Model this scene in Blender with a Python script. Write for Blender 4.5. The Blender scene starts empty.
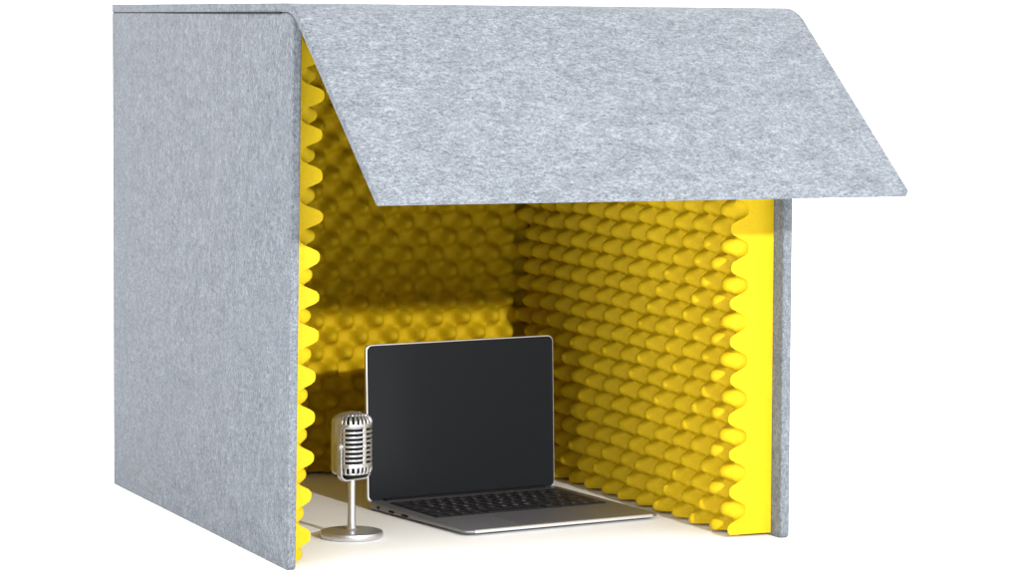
import bpy, bmesh, math, random
from mathutils import Vector, Matrix

random.seed(7)
SC = bpy.context.scene
COL = SC.collection
R = math.radians

# ------------------------------------------------------------------ helpers
def link(o, parent=None):
    COL.objects.link(o)
    if parent is not None:
        o.parent = parent
    return o

def mesh_obj(name, bm, mats, parent=None, smooth=None, recalc=True):
    if recalc:
        bmesh.ops.recalc_face_normals(bm, faces=bm.faces[:])
    me = bpy.data.meshes.new(name)
    bm.to_mesh(me)
    bm.free()
    if not isinstance(mats, (list, tuple)):
        mats = [mats]
    for m in mats:
        me.materials.append(m)
    if smooth is not None:
        for p in me.polygons:
            p.use_smooth = True
        if smooth < 179:
            me.set_sharp_from_angle(angle=R(smooth))
    return link(bpy.data.objects.new(name, me), parent)

def thing(name, label, cat, loc=(0, 0, 0), rz=0.0):
    o = bpy.data.objects.new(name, None)
    o.empty_display_size = 0.05
    o.location = loc
    o.rotation_euler = (0, 0, rz)
    o["label"] = label
    o["category"] = cat
    return link(o)

def bm_prism(outline, axis, a0, a1, bev=0.0, seg=2, bm=None):
    """extrude a closed 2-D outline along one axis from a0 to a1"""
    own = bm is None
    if own:
        bm = bmesh.new()
    def P(p, a):
        if axis == 'x':
            return (a, p[0], p[1])
        if axis == 'y':
            return (p[0], a, p[1])
        return (p[0], p[1], a)
    A = [bm.verts.new(P(p, a0)) for p in outline]
    B = [bm.verts.new(P(p, a1)) for p in outline]
    n = len(outline)
    caps = [bm.faces.new(A[::-1]), bm.faces.new(B)]
    for i in range(n):
        bm.faces.new((A[i], A[(i + 1) % n], B[(i + 1) % n], B[i]))
    bmesh.ops.recalc_face_normals(bm, faces=bm.faces[:])
    if bev > 0:
        es = set()
        for f in caps:
            es.update(f.edges)
        bmesh.ops.bevel(bm, geom=list(es), offset=bev, segments=seg, affect='EDGES', profile=0.5)
    return bm

def rrect(x0, y0, x1, y1, r, n=6):
    pts = []
    for cx, cy, a in ((x1 - r, y1 - r, 0), (x0 + r, y1 - r, 90), (x0 + r, y0 + r, 180), (x1 - r, y0 + r, 270)):
        for k in range(n + 1):
            t = R(a + 90 * k / n)
            pts.append((cx + r * math.cos(t), cy + r * math.sin(t)))
    return pts

def bm_lathe(profile, n=64, bm=None):
    if bm is None:
        bm = bmesh.new()
    rings = []
    for r, z in profile:
        if r < 1e-6:
            rings.append([bm.verts.new((0, 0, z))])
        else:
            rings.append([bm.verts.new((r * math.cos(2 * math.pi * k / n), r * math.sin(2 * math.pi * k / n), z)) for k in range(n)])
    for a, b in zip(rings, rings[1:]):
        for k in range(n):
            k2 = (k + 1) % n
            if len(a) == 1 and len(b) > 1:
                bm.faces.new((a[0], b[k], b[k2]))
            elif len(b) == 1 and len(a) > 1:
                bm.faces.new((a[k], b[0], a[k2]))
            elif len(a) > 1:
                bm.faces.new((a[k], a[k2], b[k2], b[k]))
    return bm

# ------------------------------------------------------------------ materials
def new_mat(name):
    m = bpy.data.materials.new(name)
    m.use_nodes = True
    nt = m.node_tree
    return m, nt, nt.nodes["Principled BSDF"]

def N(nt, t, **kw):
    n = nt.nodes.new(t)
    for k, v in kw.items():
        setattr(n, k, v)
    return n

def noise(nt, src, scale, stretch, detail=4, rough=0.6):
    mp = N(nt, "ShaderNodeMapping")
    mp.inputs["Scale"].default_value = stretch
    nt.links.new(src, mp.inputs["Vector"])
    nz = N(nt, "ShaderNodeTexNoise")
    nz.inputs["Scale"].default_value = scale
    nz.inputs["Detail"].default_value = detail
    nz.inputs["Roughness"].default_value = rough
    nt.links.new(mp.outputs[0], nz.inputs["Vector"])
    return nz.outputs["Fac"]

def ramp(nt, src, stops):
    r = N(nt, "ShaderNodeValToRGB")
    el = r.color_ramp.elements
    while len(el) < len(stops):
        el.new(0.5)
    for e, (p, c) in zip(el, stops):
        e.position = p
        e.color = (*c, 1)
    nt.links.new(src, r.inputs[0])
    return r.outputs["Color"]

def mix(nt, a, b, fac, mode='MIX'):
    m = N(nt, "ShaderNodeMix", data_type='RGBA', blend_type=mode)
    if isinstance(fac, float):
        m.inputs[0].default_value = fac
    else:
        nt.links.new(fac, m.inputs[0])
    nt.links.new(a, m.inputs[6])
    nt.links.new(b, m.inputs[7])
    return m.outputs[2]

def felt(name, along, dark, mid, light):
    """heathered grey pressed felt; fibres run along the given stretch"""
    m, nt, bs = new_mat(name)
    tc = N(nt, "ShaderNodeTexCoord").outputs["Object"]
    f1 = noise(nt, tc, 240, along, 6, 0.8)
    f2 = noise(nt, tc, 520, along, 3, 0.7)
    f3 = noise(nt, tc, 75, along, 4, 0.65)
    c1 = ramp(nt, f1, [(0.36, dark), (0.5, mid), (0.66, light)])
    c2 = ramp(nt, f2, [(0.34, dark), (0.5, mid), (0.68, light)])
    c3 = ramp(nt, f3, [(0.32, (0.72, 0.73, 0.75)), (0.68, (1.2, 1.2, 1.2))])
    c = mix(nt, c1, c2, 0.48)
    c = mix(nt, c, c3, 0.7, 'MULTIPLY')
    f4 = noise(nt, tc, 19, (1, 1, 1), 3, 0.6)
    c = mix(nt, c, ramp(nt, f4, [(0.32, (0.80, 0.81, 0.83)), (0.68, (1.12, 1.12, 1.11))]), 0.45, 'MULTIPLY')
    nt.links.new(c, bs.inputs["Base Color"])
    bs.inputs["Roughness"].default_value = 0.95
    bs.inputs["Specular IOR Level"].default_value = 0.15
    bs.inputs["Sheen Weight"].default_value = 0.08
    bs.inputs["Sheen Roughness"].default_value = 0.6
    bp = N(nt, "ShaderNodeBump")
    bp.inputs["Strength"].default_value = 0.25
    bp.inputs["Distance"].default_value = 0.0012
    nt.links.new(f2, bp.inputs["Height"])
    nt.links.new(bp.outputs[0], bs.inputs["Normal"])
    return m

FD, FM, FL = (0.036, 0.042, 0.053), (0.124, 0.137, 0.154), (0.246, 0.264, 0.288)
M_FELT_V = felt("felt_upright", (1.0, 1.0, 0.75), FD, FM, FL)
M_FELT_H = felt("felt_flat", (0.6, 1.0, 1.0), FD, FM, FL)

def foam_mat():
    m, nt, bs = new_mat("yellow_foam")
    tc = N(nt, "ShaderNodeTexCoord").outputs["Object"]
    f1 = noise(nt, tc, 560, (1, 1, 1), 4, 0.75)
    f2 = noise(nt, tc, 14, (1, 1, 1), 3, 0.6)
    c1 = ramp(nt, f1, [(0.3, (0.46, 0.315, 0.005)), (0.7, (0.55, 0.377, 0.007))])
    c2 = ramp(nt, f2, [(0.3, (0.94, 0.93, 0.9)), (0.7, (1.04, 1.05, 1.06))])
    nt.links.new(mix(nt, c1, c2, 0.8, 'MULTIPLY'), bs.inputs["Base Color"])
    bs.inputs["Roughness"].default_value = 0.58
    bs.inputs["Specular IOR Level"].default_value = 0.1
    bp = N(nt, "ShaderNodeBump")
    bp.inputs["Strength"].default_value = 0.2
    bp.inputs["Distance"].default_value = 0.0007
    nt.links.new(f1, bp.inputs["Height"])
    nt.links.new(bp.outputs[0], bs.inputs["Normal"])
    return m
M_FOAM = foam_mat()

def metal(name, col, rough, bump=0.05, sc=(1, 1, 1), scale=600, metallic=1.0):
    m, nt, bs = new_mat(name)
    tc = N(nt, "ShaderNodeTexCoord").outputs["Object"]
    f1 = noise(nt, tc, scale, sc, 3, 0.6)
    c = ramp(nt, f1, [(0.3, tuple(v * 0.92 for v in col)), (0.7, tuple(min(1, v * 1.06) for v in col))])
    nt.links.new(c, bs.inputs["Base Color"])
    bs.inputs["Metallic"].default_value = metallic
    bs.inputs["Roughness"].default_value = rough
    bp = N(nt, "ShaderNodeBump")
    bp.inputs["Strength"].default_value = bump
    bp.inputs["Distance"].default_value = 0.0002
    nt.links.new(f1, bp.inputs["Height"])
    nt.links.new(bp.outputs[0], bs.inputs["Normal"])
    return m

def plain(name, col, rough, spec=0.5, metallic=0.0, var=0.06, scale=300):
    m, nt, bs = new_mat(name)
    tc = N(nt, "ShaderNodeTexCoord").outputs["Object"]
    f1 = noise(nt, tc, scale, (1, 1, 1), 3, 0.6)
    c = ramp(nt, f1, [(0.3, tuple(v * (1 - var) for v in col)), (0.7, tuple(v * (1 + var) for v in col))])
    nt.links.new(c, bs.inputs["Base Color"])
    bs.inputs["Metallic"].default_value = metallic
    bs.inputs["Roughness"].default_value = rough
    bs.inputs["Specular IOR Level"].default_value = spec
    return m

M_ALU = metal("space_grey_aluminium", (0.195, 0.197, 0.220), 0.36, 0.05, metallic=0.5)
M_ALU_LIT = metal("lit_aluminium_edge", (0.56, 0.555, 0.55), 0.28, 0.02, metallic=0.45)  # lighter copy: light caught by lid rim and front lip, painted in
M_SILVER = metal("satin_silver", (0.52, 0.53, 0.555), 0.24, 0.05, metallic=0.8)
M_STEEL = metal("brushed_steel", (0.52, 0.525, 0.54), 0.36, 0.06, (1, 1, 6), metallic=0.85)
M_GLASS = plain("screen_glass", (0.0135, 0.0150, 0.0172), 0.18, 0.07, var=0.0)
M_BEZEL = plain("black_bezel", (0.010, 0.010, 0.012), 0.3, 0.3, var=0.02)
M_KEY = plain("black_key_plastic", (0.016, 0.016, 0.020), 0.45, 0.4)
M_WELL = plain("keyboard_well", (0.022, 0.022, 0.027), 0.5, 0.3)
M_LEGEND = plain("pale_key_legend", (0.42, 0.42, 0.43), 0.6, 0.3, var=0.0)
M_DARK = plain("matt_black", (0.005, 0.005, 0.005), 0.8, 0.2)
M_RUBBER = plain("black_rubber", (0.02, 0.02, 0.02), 0.8, 0.2)
M_TABLE = plain("white_table_top", (0.935, 0.942, 0.955), 0.55, 0.3, var=0.006, scale=60)

# ------------------------------------------------------------------ setting
bm = bmesh.new()
s = 60
bm.faces.new([bm.verts.new(p) for p in ((-s, -s, 0), (s, -s, 0), (s, s, 0), (-s, s, 0))])
o = mesh_obj("table_surface", bm, M_TABLE)
o["kind"] = "structure"
o["label"] = "seamless white table surface running off into a white background"

# ------------------------------------------------------------------ booth
W, D, H, S = 0.6908, 0.7716, 0.6905, 0.6786
booth = thing("acoustic_booth",
              "large grey felt desktop sound booth lined with yellow egg-crate foam, standing open around the laptop",
              "sound booth")
TL, TR, TB = 0.0110, 0.0132, 0.008

def lean(o, fn):
    for v in o.data.vertices:
        v.co = fn(v.co)

# the roof and the flap are one felt sheet folded over the front edge: its (y, z) profile
T = 0.0112
fd = Vector((-0.288, -0.220)).normalized()          # down the flap
fn = Vector((fd.y, -fd.x))                          # outward: forward and up
if fn.y < 0:
    fn = -fn
ang = math.acos(Vector((-1, 0)).dot(fd))
Rf = 0.085
cen = Vector((0.0015 + Rf * math.tan(ang / 2), H - Rf))
end_outer = Vector((-0.2885, 0.4700))
arc_o, arc_i = [], []
for k in range(17):
    a = math.pi / 2 + ang * k / 16
    d = Vector((math.cos(a), math.sin(a)))
    arc_o.append(cen + d * Rf)
    arc_i.append(cen + d * (Rf - T))

def under_roof(y):
    """height of the sheet's underside above depth y"""
    if y >= cen.x:
        return H - T
    for p, q in zip(arc_i, arc_i[1:]):
        if q.x <= y <= p.x:
            return p.y + (q.y - p.y) * (p.x - y) / (p.x - q.x)
    p = arc_i[-1]
    return p.y + (y - p.x) * fd.y / fd.x

def side_outline(v0, v1, z0, z1, r=0.006):
    """panel side view (y, z): lower front corner rounded, top following the folded roof"""
    pts = []
    n = 12
    for k in range(n + 1):
        y = v0 + 0.0015 + 0.06 * (1 - k / n)
        pts.append((y, min(z1, under_roof(y) - 0.0008)))
    pts.append((v0, pts[-1][1] - 0.0018))
    for k in range(6):
        t = R(180 + 18 * k)
        pts.append((v0 + r + r * math.cos(t), z0 + r + r * math.sin(t)))
    pts += [(v1, z0), (v1, z1)]
    return pts

def side_panel(x0, x1):
    bm = bm_prism(side_outline(0.0, D, 0.0, S), 'x', x0, x1, 0.0022, 3)
    return mesh_obj("side_panel", bm, M_FELT_V, booth, 35)

def lean_left(co):
    t = 1 - co.z / S
    k = max(0.0, 1 - co.y / D)
    return Vector((co.x + k * (0.0034 - 0.0068 * t), co.y, co.z))

left = side_panel(0.0, TL)
lean(left, lean_left)
left["label"] = "left felt side panel seen from outside, grain upright"
right = side_panel(W - TR, W)
def lean_right(co):
    k = max(0.0, 1 - co.y / D)
    return Vector((co.x - 0.0035 * k * co.z / S, co.y, co.z))
lean(right, lean_right)
bm = bm_prism([(TL + 0.0008, D - TB), (W - TR - 0.0008, D - TB), (W - TR - 0.0008, D), (TL + 0.0008, D)], 'z', 0.0, S, 0.0015, 2)
back = mesh_obj("back_panel", bm, M_FELT_V, booth, 35)

# roof and flap
half = 8
roof_out = [Vector((D, H))] + arc_o[:half + 1] + arc_i[:half + 1][::-1] + [Vector((D, H - T))]
flap_out = arc_o[half:] + [end_outer + fn * -0.0015, ]
# rounded lower end of the flap
e_o = end_outer
e_i = end_outer - fn * T
flap_out = arc_o[half:] + [e_o - fd * 0.0025, e_o - fd * 0.0007 - fn * 0.0007, e_o - fn * 0.0025,
                           e_i + fn * 0.0025, e_i - fd * 0.0007 + fn * 0.0007, e_i - fd * 0.0025] + arc_i[half:][::-1]
roof = mesh_obj("roof_panel", bm_prism([tuple(p) for p in roof_out], 'x', 0.0, W, 0.0016, 2), M_FELT_H, booth, 40)
flap = mesh_obj("front_flap", bm_prism([tuple(p) for p in flap_out], 'x', 0.0, W, 0.0016, 2), M_FELT_H, booth, 40)
def shift_front(co):
    k = min(1.0, max(0.0, 1 - co.y / D))
    m = max(0.0, 1 - co.x / W)
    return Vector((co.x + 0.0034 * k * m, co.y, co.z))
lean(roof, shift_front)
lean(flap, shift_front)
flap["label"] = "felt front flap folded down at an angle as an awning"

# added dark strips that stop light leaking and darken the roof seams
for x0, x1, par in ((0.0018, 0.0100, left), (W - 0.0102, W - 0.0020, right)):
    bm = bm_prism([(0.045, S - 0.001), (0.045, H - T + 0.0004), (D - 0.0002, H - T + 0.0004), (D - 0.0002, S - 0.001)], 'x', x0, x1)
    mesh_obj("seam_light_stop", bm, M_DARK, par)
bm = bm_prism([(D - 0.006, S - 0.001), (D - 0.006, H - T + 0.0004), (D - 0.003, H - T + 0.0004), (D - 0.003, S - 0.001)], 'x', 0.0102, W - 0.0104)
mesh_obj("seam_light_stop", bm, M_DARK, back)

FV = 0.026
# egg-crate foam -------------------------------------------------------
def egg(a, b, pa, pb, a0, b0):
    c = math.cos(2 * math.pi * (a - a0) / pa) * math.cos(2 * math.pi * (b - b0) / pb)
    return math.sin(math.pi / 2 * (c + 1) / 2) ** (2.2 if pa > 0.05 else 3.4)       # blunt nubs, low saddles, flat pits

def foam(parent, place, a0, a1, b0, b1, base, amp, pa, pb, pha, phb, na, nb, label=None):
    """place(a, b, h) -> world point; h is measured from the felt"""
    rnd = random.Random(int(a1 * 1000 + base * 9999))
    bm = bmesh.new()
    top = []
    for i in range(na + 1):
        a = a0 + (a1 - a0) * i / na
        row = []
        for j in range(nb + 1):
            b = b0 + (b1 - b0) * j / nb
            w = 0.0016 * math.sin(a * 31 + 1.3) * math.sin(b * 27 + 0.4) + 0.0009 * math.sin(a * 83 + b * 61)
            # pits are shallower right at the cut front edge
            t = 1.0 if abs(a0 - FV) > 1e-6 else min(1.0, max(0.0, (a - a0 - 0.006) / 0.03))
            am = amp * (0.9 + 0.1 * t * t * (3 - 2 * t))
            h = base + amp - am + am * egg(a + w, b - w * 0.8, pa, pb, pha, phb) * (1 + 0.05 * math.sin(a * 57 + b * 43))
            row.append(bm.verts.new(place(a, b, h)))
        top.append(row)
    for i in range(na):
        for j in range(nb):
            bm.faces.new((top[i][j], top[i + 1][j], top[i + 1][j + 1], top[i][j + 1]))
    # cut sides down to the felt, and the glued back
    rim = [(i, 0) for i in range(na)] + [(na, j) for j in range(nb)] + [(i, nb) for i in range(na, 0, -1)] + [(0, j) for j in range(nb, 0, -1)]
    topv = [top[i][j] for i, j in rim]
    low = []
    for i, j in rim:
        a = a0 + (a1 - a0) * i / na
        b = b0 + (b1 - b0) * j / nb
        low.append(bm.verts.new(place(a, b, 0.0006)))
    n = len(rim)
    for k in range(n):
        bm.faces.new((topv[k], topv[(k + 1) % n], low[(k + 1) % n], low[k]))
    bm.faces.new(low)
    ob = mesh_obj("foam_liner", bm, M_FOAM, parent, 50)
    if label:
        ob["label"] = label
    return ob

PZ = 0.0493
# right wall, facing -x
xr = W - TR
foam(right, lambda a, b, h: (lean_right(Vector((xr, a, b))).x - h, a, b), FV, D - TB - 0.034, 0.004, 0.674,
     0.0345, 0.0290, 0.0562, PZ, 0.0225, 0.0104, 170, 176)
# left wall, facing +x
def place_left(a, b, h):
    p = lean_left(Vector((TL, a, b)))
    return (p.x + h * (0.70 + 0.30 * min(1.0, b / 0.43)), a, b)     # the sheet bulges a little towards the top
foam(left, place_left, FV, D - TB - 0.002, 0.004, 0.674,
     0.0062, 0.0318, 0.0562, PZ, 0.0275, 0.0364, 150, 176)
# back wall, facing -y
yb = D - TB
foam(back, lambda a, b, h: (a, yb - h, b), 0.046, W - TR - 0.001, 0.004, 0.674,
     0.0020, 0.0280, 0.0470, 0.0478, 0.0215, 0.0370, 156, 176)

# ------------------------------------------------------------------ laptop
LW, LD = 0.3043, 0.268
YAW = 0.1458
lap = thing("laptop", "open grey aluminium laptop with a blank black screen, standing inside the foam-lined booth",
            "laptop", (0.4284, 0.3065, 0.0), YAW)
hb = LD / 2
DECK = 0.0120

# base: thin wedge, deck 12 mm high at the hinge and 8.5 mm at the front
def base_mesh():
    bm = bm_prism(rrect(-LW / 2, -hb, LW / 2, hb, 0.011, 7), 'z', 0.0022, 0.0105, 0.0014, 3)
    for v in bm.verts:
        k = (v.co.y + hb) / LD
        if v.co.z > 0.006:
            v.co.z += -0.0022 + (DECK - 0.0105 + 0.0022) * k
        else:
            v.co.z += 0.0022 * (1 - k) ** 2
    return bm
base = mesh_obj("base", base_mesh(), M_ALU, lap, 30)
def deck_z(y):
    return 0.0083 + (DECK - 0.0083) * (y + hb) / LD

# added strip: highlight along the front lip put into a lighter colour
bm = bmesh.new()
pts = []
for k in range(25):
    x = -LW / 2 + 0.012 + (LW - 0.024) * k / 24
    pts.append((x, -hb))
for x0, x1 in ((-LW / 2 + 0.012, LW / 2 - 0.012),):
    bm_prism([(-hb - 0.0006, 0.0046), (-hb - 0.0006, 0.0076), (-hb + 0.0012, 0.0086), (-hb + 0.0012, 0.0042)], 'x', x0, x1, 0.0003, 1, bm)
mesh_obj("front_edge_highlight", bm, M_ALU_LIT, base, 30)

# ports on the left flank
def port(name, y, w, h, z):
    bm = bm_prism(rrect(y - w / 2, z - h / 2, y + w / 2, z + h / 2, min(w, h) * 0.49, 5), 'x', -LW / 2 - 0.0005, -LW / 2 + 0.002)
    mesh_obj(name, bm, M_DARK, base, 40)
port("headphone_jack", 0.103, 0.0062, 0.0042, 0.0066)
port("usb_port", 0.066, 0.0150, 0.0030, 0.0060)
port("usb_port", 0.030, 0.0170, 0.0030, 0.0058)
for fx in (-1, 1):
    for fy in (-1, 1):
        bm = bm_lathe([(0, 0.0002), (0.006, 0.0002), (0.0065, 0.001), (0.0065, 0.0048), (0, 0.0048)], 24)
        f = mesh_obj("rubber_foot", bm, M_RUBBER, base, 40)
        f.location = (fx * (LW / 2 - 0.03), fy * (hb - 0.035), 0)

# keyboard -------------------------------------------------------------
KX, KY0, KY1 = 0.1365, -0.030, 0.104
def tilt_z(bm, off):
    for v in bm.verts:
        v.co.z += deck_z(v.co.y) + off
    return bm
bm = bm_prism(rrect(-KX, KY0, KX, KY1, 0.004, 4), 'z', -0.0008, 0.00035)
keyboard = mesh_obj("keyboard", tilt_z(bm, 0), M_WELL, lap, 40)

ROWS = [
    [("esc", 1.5)] + [("F%d" % k, 1.0) for k in range(1, 13)] + [("", 1.0)],
    [(c, 1.0) for c in "`1234567890-="] + [("delete", 1.5)],
    [("tab", 1.5)] + [(c, 1.0) for c in "QWERTYUIOP[]\\"],
    [("caps", 1.75)] + [(c, 1.0) for c in "ASDFGHJKL;'"] + [("return", 1.75)],
    [("shift", 2.25)] + [(c, 1.0) for c in "ZXCVBNM,./"] + [("shift", 2.25)],
    [("fn", 1.0), ("ctrl", 1.0), ("alt", 1.0), ("cmd", 1.25), ("", 5.0), ("cmd", 1.25), ("alt", 1.0), ("<", 1.0), ("v", 1.0), (">", 1.0)],
]
def text_bm(txt, size):
    cu = bpy.data.curves.new("legend_text", 'FONT')
    cu.body = txt
    cu.size = size
    cu.align_x = 'CENTER'
    cu.align_y = 'CENTER'
    cu.resolution_u = 2
    ob = bpy.data.objects.new("legend_text", cu)
    COL.objects.link(ob)
    dg = bpy.context.evaluated_depsgraph_get()
    me = bpy.data.meshes.new_from_object(ob.evaluated_get(dg))
    bm = bmesh.new()
    bm.from_mesh(me)
    bpy.data.objects.remove(ob)
    bpy.data.curves.remove(cu)
    bpy.data.meshes.remove(me)
    return bm

heights = [0.62, 1, 1, 1, 1, 1]
unit_y = (KY1 - KY0 - 0.003) / sum(heights)
y = KY1 - 0.0015
for row, hh in zip(ROWS, heights):
    tot = sum(w for _, w in row)
    ux = (2 * KX - 0.003) / tot
    x = -KX + 0.0015
    kh = unit_y * hh
    for txt, w in row:
        kw = ux * w
        g = 0.0013
        cx, cy = x + kw / 2, y - kh / 2
        bm = bm_prism(rrect(-kw / 2 + g, -kh / 2 + g, kw / 2 - g, kh / 2 - g, 0.0016, 3), 'z', 0.0, 0.0011, 0.00035, 1)
        if txt:
            sz = 0.0085 if len(txt) == 1 else 0.0042
            lb = text_bm(txt, sz)
            for v in lb.verts:
                v.co.y *= 1.25
                v.co.z = 0.00122
            lm = bpy.data.meshes.new("legend_tmp")
            for f in lb.faces:
                f.material_index = 1
            lb.to_mesh(lm)
            lb.free()
            bm.from_mesh(lm)
            bpy.data.meshes.remove(lm)
        k = mesh_obj("key", bm, [M_KEY, M_LEGEND], keyboard, 30, recalc=False)
        k.location = (cx, cy, deck_z(cy) + 0.00045)
        k.rotation_euler = (math.atan((DECK - 0.0083) / LD), 0, 0)
        x += kw
    y -= kh

# trackpad
bm = bm_prism(rrect(-0.061, -0.126, 0.061, -0.037, 0.003, 4), 'z', -0.001, 0.00012, 0.0001, 1)
mesh_obj("trackpad", tilt_z(bm, 0), M_ALU, lap, 40)

# hinge barrel
bm = bm_prism([(hb - 0.010 + 0.005 * math.cos(2 * math.pi * k / 20), DECK - 0.0012 + 0.0042 * math.sin(2 * math.pi * k / 20)) for k in range(20)],
              'x', -LW / 2 + 0.022, LW / 2 - 0.022, 0.0005, 1)
mesh_obj("hinge", bm, M_BEZEL, lap, 40)

# lid, built lying in its own plane (x, height) and leaned back
LH, LT = 0.2155, 0.0052
def lid_place(o, off=0.0):
    o.location = (0, hb - 0.002, DECK - 0.0005)
    o.rotation_euler = (R(-2.04), 0, 0)
bm = bm_prism(rrect(-LW / 2, -0.003, LW / 2, LH, 0.009, 7), 'y', 0.0, LT, 0.0009, 2)
lid = mesh_obj("lid", bm, M_ALU_LIT, lap, 30)
lid_place(lid)
bm = bm_prism(rrect(-LW / 2 + 0.0015, 0.0, LW / 2 - 0.0015, LH - 0.0016, 0.0080, 7), 'y', -0.00035, 0.0006)
mesh_obj("bezel", bm, M_BEZEL, lid, 30)
bm = bm_prism(rrect(-LW / 2 + 0.0023, 0.0012, LW / 2 - 0.0023, LH - 0.0026, 0.0072, 7), 'y', -0.00075, -0.0002)
mesh_obj("screen", bm, M_GLASS, lid, 30)

# ------------------------------------------------------------------ microphone
FACE = R(26)
mic = thing("microphone", "small silver retro microphone with a slotted head on a round base, left of the laptop",
            "microphone", (0.1568, 0.2063, 0.0), FACE)
bm = bm_lathe([(0, 0.0003), (0.0385, 0.0003), (0.0405, 0.0010), (0.0412, 0.0030), (0.0412, 0.0068), (0.0403, 0.0086), (0.0380, 0.0094),
               (0.0300, 0.0098), (0.0120, 0.0102), (0.0082, 0.0108), (0.0068, 0.0125), (0, 0.0125)], 96)
mesh_obj("base", bm, M_STEEL, mic, 30)
bm = bm_lathe([(0.0062, 0.0122), (0.0056, 0.0180), (0.0050, 0.0320), (0.0047, 0.0600), (0.0049, 0.0760)], 40)
mesh_obj("pole", bm, M_SILVER, mic, 60)

# head ----
HA, HB = 0.0255, 0.0234
def head_r(z):
    """size factor of the horizontal section at height z"""
    if z > 0.1490:
        t = (z - 0.1490) / (0.1650 - 0.1490)
        return max(0.0, 1 - t ** 2.5) ** (1 / 2.2)
    if z < 0.0920:
        t = (0.0920 - z) / (0.0920 - 0.0790)
        return 1 - 0.20 * t ** 1.8
    return 1.0 - 0.012 * ((z - 0.12) / 0.03) ** 2
def head_pt(th, z, k=1.0, dz=0.0):
    c, s_ = math.cos(th), math.sin(th)
    n = 2.7
    r = (abs(c) ** n + abs(s_) ** n) ** (-1 / n)
    f = head_r(z) * k
    return (HA * r * s_ * f, -HB * r * c * f, z + dz)

slot_z = [0.1008 + 0.00603 * i for i in range(8)]
zs = {0.0844, 0.0852, 0.0935, 0.0950, 0.0965, 0.0980}
for z in slot_z:
    zs.update((round(z - 0.0015, 5), round(z + 0.0015, 5)))
for k in range(11):
    zs.add(round(0.1490 + 0.0016 * k * (1 - 0.0 * k), 5))
zs.update((0.0862, 0.0882, 0.0902, 0.1640, 0.16465, 0.1649))
zs = sorted(z for z in zs if z < 0.16499)
NT = 180
def in_slot(td, z):
    a = ((td + 180) % 360) - 180
    aa = abs(a)
    for sz in slot_z:
        if abs(z - sz) < 0.0012:
            return 7 <= aa <= 66 or 72 <= aa <= 77
    for lo, hi in ((0.1506, 0.1620), (0.0860, 0.0935)):
        if lo < z < hi and aa < 74:
            return (aa % 16) >= 4 and (aa % 16) < 12
    return False
def head_shell():
    bm = bmesh.new()
    rows = [[bm.verts.new(head_pt(R(360 * k / NT), z)) for k in range(NT)] for z in zs]
    for r0, r1, z0, z1 in zip(rows, rows[1:], zs, zs[1:]):
        for k in range(NT):
            if in_slot(360 * (k + 0.5) / NT, (z0 + z1) / 2):
                continue
            k2 = (k + 1) % NT
            bm.faces.new((r0[k], r0[k2], r1[k2], r1[k]))
    topv = bm.verts.new((0, 0, 0.1650))
    for k in range(NT):
        bm.faces.new((rows[-1][k], rows[-1][(k + 1) % NT], topv))
    return bm
head = mesh_obj("head", head_shell(), M_SILVER, mic, 40)
sol = head.modifiers.new("thickness", 'SOLIDIFY')
sol.thickness = 0.0022
sol.offset = -1
bm = bmesh.new()
zz = [0.0796 + (0.1620 - 0.0796) * k / 30 for k in range(31)]
rows = [[bm.verts.new(head_pt(R(6 * k), z, 0.80 if z > 0.086 else 0.90)) for k in range(60)] for z in zz]
for r0, r1 in zip(rows, rows[1:]):
    for k in range(60):
        bm.faces.new((r0[k], r0[(k + 1) % 60], r1[(k + 1) % 60], r1[k]))
bm.faces.new(rows[0][::-1])
bm.faces.new(rows[-1])
mesh_obj("inner_mesh", bm, M_DARK, head, 60)
# small round badge on the centre rib
bm = bm_lathe([(0.0031, 0.0), (0.0031, 0.0009), (0.0024, 0.0015), (0, 0.0017)], 28)
bd = mesh_obj("badge", bm, M_SILVER, head, 40)
bd.rotation_euler = (R(90), 0, 0)
bd.location = (0, -HB - 0.0002, 0.1219)

# bracket: U-shaped strap below and beside the head
bm = bmesh.new()
path = [(-0.0278, 0.1262)]
path += [(-0.0278, 0.088)]
for k in range(1, 9):
    t = R(180 + 90 * k / 8)
    path.append((-0.0278 + 0.011 + 0.011 * math.cos(t), 0.088 + 0.011 * math.sin(t)))
path += [(-p[0], p[1]) for p in path[::-1]]
nrm = []
for i, p in enumerate(path):
    a = Vector(path[max(0, i - 1)]); b = Vector(path[min(len(path) - 1, i + 1)])
    d = (b - a).normalized()
    nrm.append(Vector((d.y, -d.x)))
y0, y1, th = -0.0085, -0.0005, 0.0022
rings = []
for p, n in zip(path, nrm):
    q = Vector(p)
    i_, o_ = q - n * th / 2, q + n * th / 2
    rings.append([bm.verts.new((i_.x, y0, i_.y)), bm.verts.new((o_.x, y0, o_.y)), bm.verts.new((o_.x, y1, o_.y)), bm.verts.new((i_.x, y1, i_.y))])
for a, b in zip(rings, rings[1:]):
    for k in range(4):
        bm.faces.new((a[k], a[(k + 1) % 4], b[(k + 1) % 4], b[k]))
bm.faces.new(rings[0]); bm.faces.new(rings[-1][::-1])
bmesh.ops.recalc_face_normals(bm, faces=bm.faces[:])
bmesh.ops.bevel(bm, geom=bm.edges[:], offset=0.0005, segments=2, affect='EDGES', clamp_overlap=True)
bracket = mesh_obj("bracket", bm, M_SILVER, mic, 40)
for sx in (-1, 1):
    bm = bm_lathe([(0.0036, -0.0035), (0.0036, 0.0012), (0.0028, 0.0020), (0, 0.0022)], 24)
    pv = mesh_obj("pivot_screw", bm, M_STEEL, bracket, 40)
    pv.rotation_euler = (0, R(90 * sx), 0)
    pv.location = (sx * 0.0282, -0.0045, 0.1215)

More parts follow.
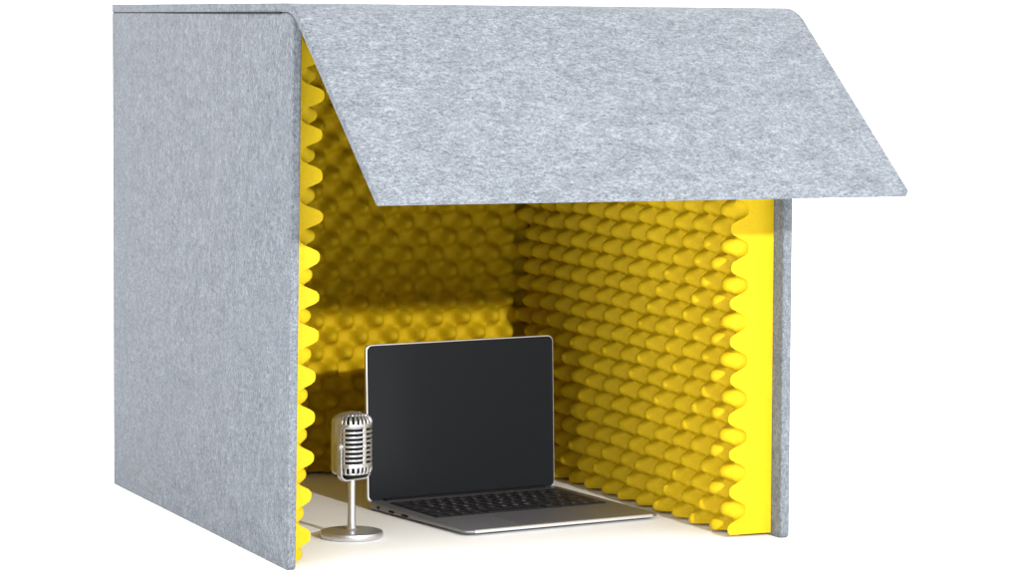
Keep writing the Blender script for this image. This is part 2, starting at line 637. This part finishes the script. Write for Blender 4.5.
# ------------------------------------------------------------------ light
w = bpy.data.worlds.new("World")
SC.world = w
w.use_nodes = True
nt = w.node_tree
bg = nt.nodes["Background"]
# invented white surround, shaped for light: brighter overhead, dimmed low in front and left
tc = N(nt, "ShaderNodeTexCoord")
sp = N(nt, "ShaderNodeSeparateXYZ")
nt.links.new(tc.outputs["Generated"], sp.inputs[0])
def mrange(src, a, b, c, d):
    n = N(nt, "ShaderNodeMapRange", interpolation_type='SMOOTHSTEP')
    for k, v in zip((1, 2, 3, 4), (a, b, c, d)):
        n.inputs[k].default_value = v
    nt.links.new(src, n.inputs[0])
    return n.outputs[0]
front = mrange(sp.outputs["Y"], -0.7, 0.0, 1.0, 0.0)
low = mrange(sp.outputs["Z"], 0.25, 0.7, 1.0, 0.0)
horizon = mrange(sp.outputs["Z"], 0.06, 0.30, 1.0, 0.0)
mu = N(nt, "ShaderNodeMath", operation='MULTIPLY')
nt.links.new(front, mu.inputs[0])
nt.links.new(horizon, mu.inputs[1])
st = mrange(mu.outputs[0], 0.0, 1.0, 2.1, 0.25)
top = mrange(sp.outputs["Z"], 0.4, 0.8, 1.0, 1.4)
mt = N(nt, "ShaderNodeMath", operation='MULTIPLY')
nt.links.new(st, mt.inputs[0])
nt.links.new(top, mt.inputs[1])
st = mt.outputs[0]
side = mrange(sp.outputs["X"], -0.75, -0.2, 1.0, 0.0)
mu2 = N(nt, "ShaderNodeMath", operation='MULTIPLY')
nt.links.new(side, mu2.inputs[0])
nt.links.new(low, mu2.inputs[1])
dim = mrange(mu2.outputs[0], 0.0, 1.0, 1.0, 0.5)
mu3 = N(nt, "ShaderNodeMath", operation='MULTIPLY')
nt.links.new(st, mu3.inputs[0])
nt.links.new(dim, mu3.inputs[1])
st = mu3.outputs[0]
bg.inputs["Color"].default_value = (0.985, 0.992, 1.0, 1)
nt.links.new(st, bg.inputs["Strength"])

ld = bpy.data.lights.new("studio_lamp", 'AREA')
ld.shape = 'DISK'
ld.size = 0.07
ld.energy = 136
ld.color = (1.0, 0.985, 0.955)
lo = bpy.data.objects.new("studio_lamp", ld)
link(lo)
lo.location = (0.61, -3.0, 1.045)
aim = Vector((0.33, 0.2, 0.3)) - Vector(lo.location)
lo.rotation_euler = aim.to_track_quat('-Z', 'Y').to_euler()

sd = bpy.data.lights.new("fill_light", 'AREA')  # added fill from front left, lifts the right foam and front edges
sd.shape = 'RECTANGLE'
sd.size = 1.3
sd.size_y = 0.8
sd.energy = 76
sd.color = (1.0, 0.99, 0.97)
so = bpy.data.objects.new("fill_light", sd)
link(so)
so.location = (-2.6, -1.75, 0.46)
so.rotation_euler = (Vector((0.5, 0.2, 0.25)) - Vector(so.location)).to_track_quat('-Z', 'Y').to_euler()

# ------------------------------------------------------------------ camera
cd = bpy.data.cameras.new("camera")
cam = bpy.data.objects.new("camera", cd)
link(cam)
rt = Vector((0.9182675334, -0.3958870283, 0.00762875047))
up = Vector((0.0264437107, 0.0805373537, 0.9964007551))
fw = Vector((0.3950765333, 0.9147607313, -0.0844235591))
M = Matrix((rt, up, -fw)).transposed().to_4x4()
M.translation = Vector((-1.24847533, -3.56160311, 0.66812538))
cam.matrix_world = M
cd.sensor_width = 36
cd.lens = 3117.0665 / 1020 * 36
cd.clip_start = 0.05
cd.clip_end = 500
SC.camera = cam

SC.view_settings.view_transform = 'Standard'
SC.view_settings.look = 'None'
SC.view_settings.exposure = 0
SC.view_settings.gamma = 1
SC.view_settings.use_curve_mapping = False
SC.cycles.max_bounces = 10
SC.cycles.diffuse_bounces = 6
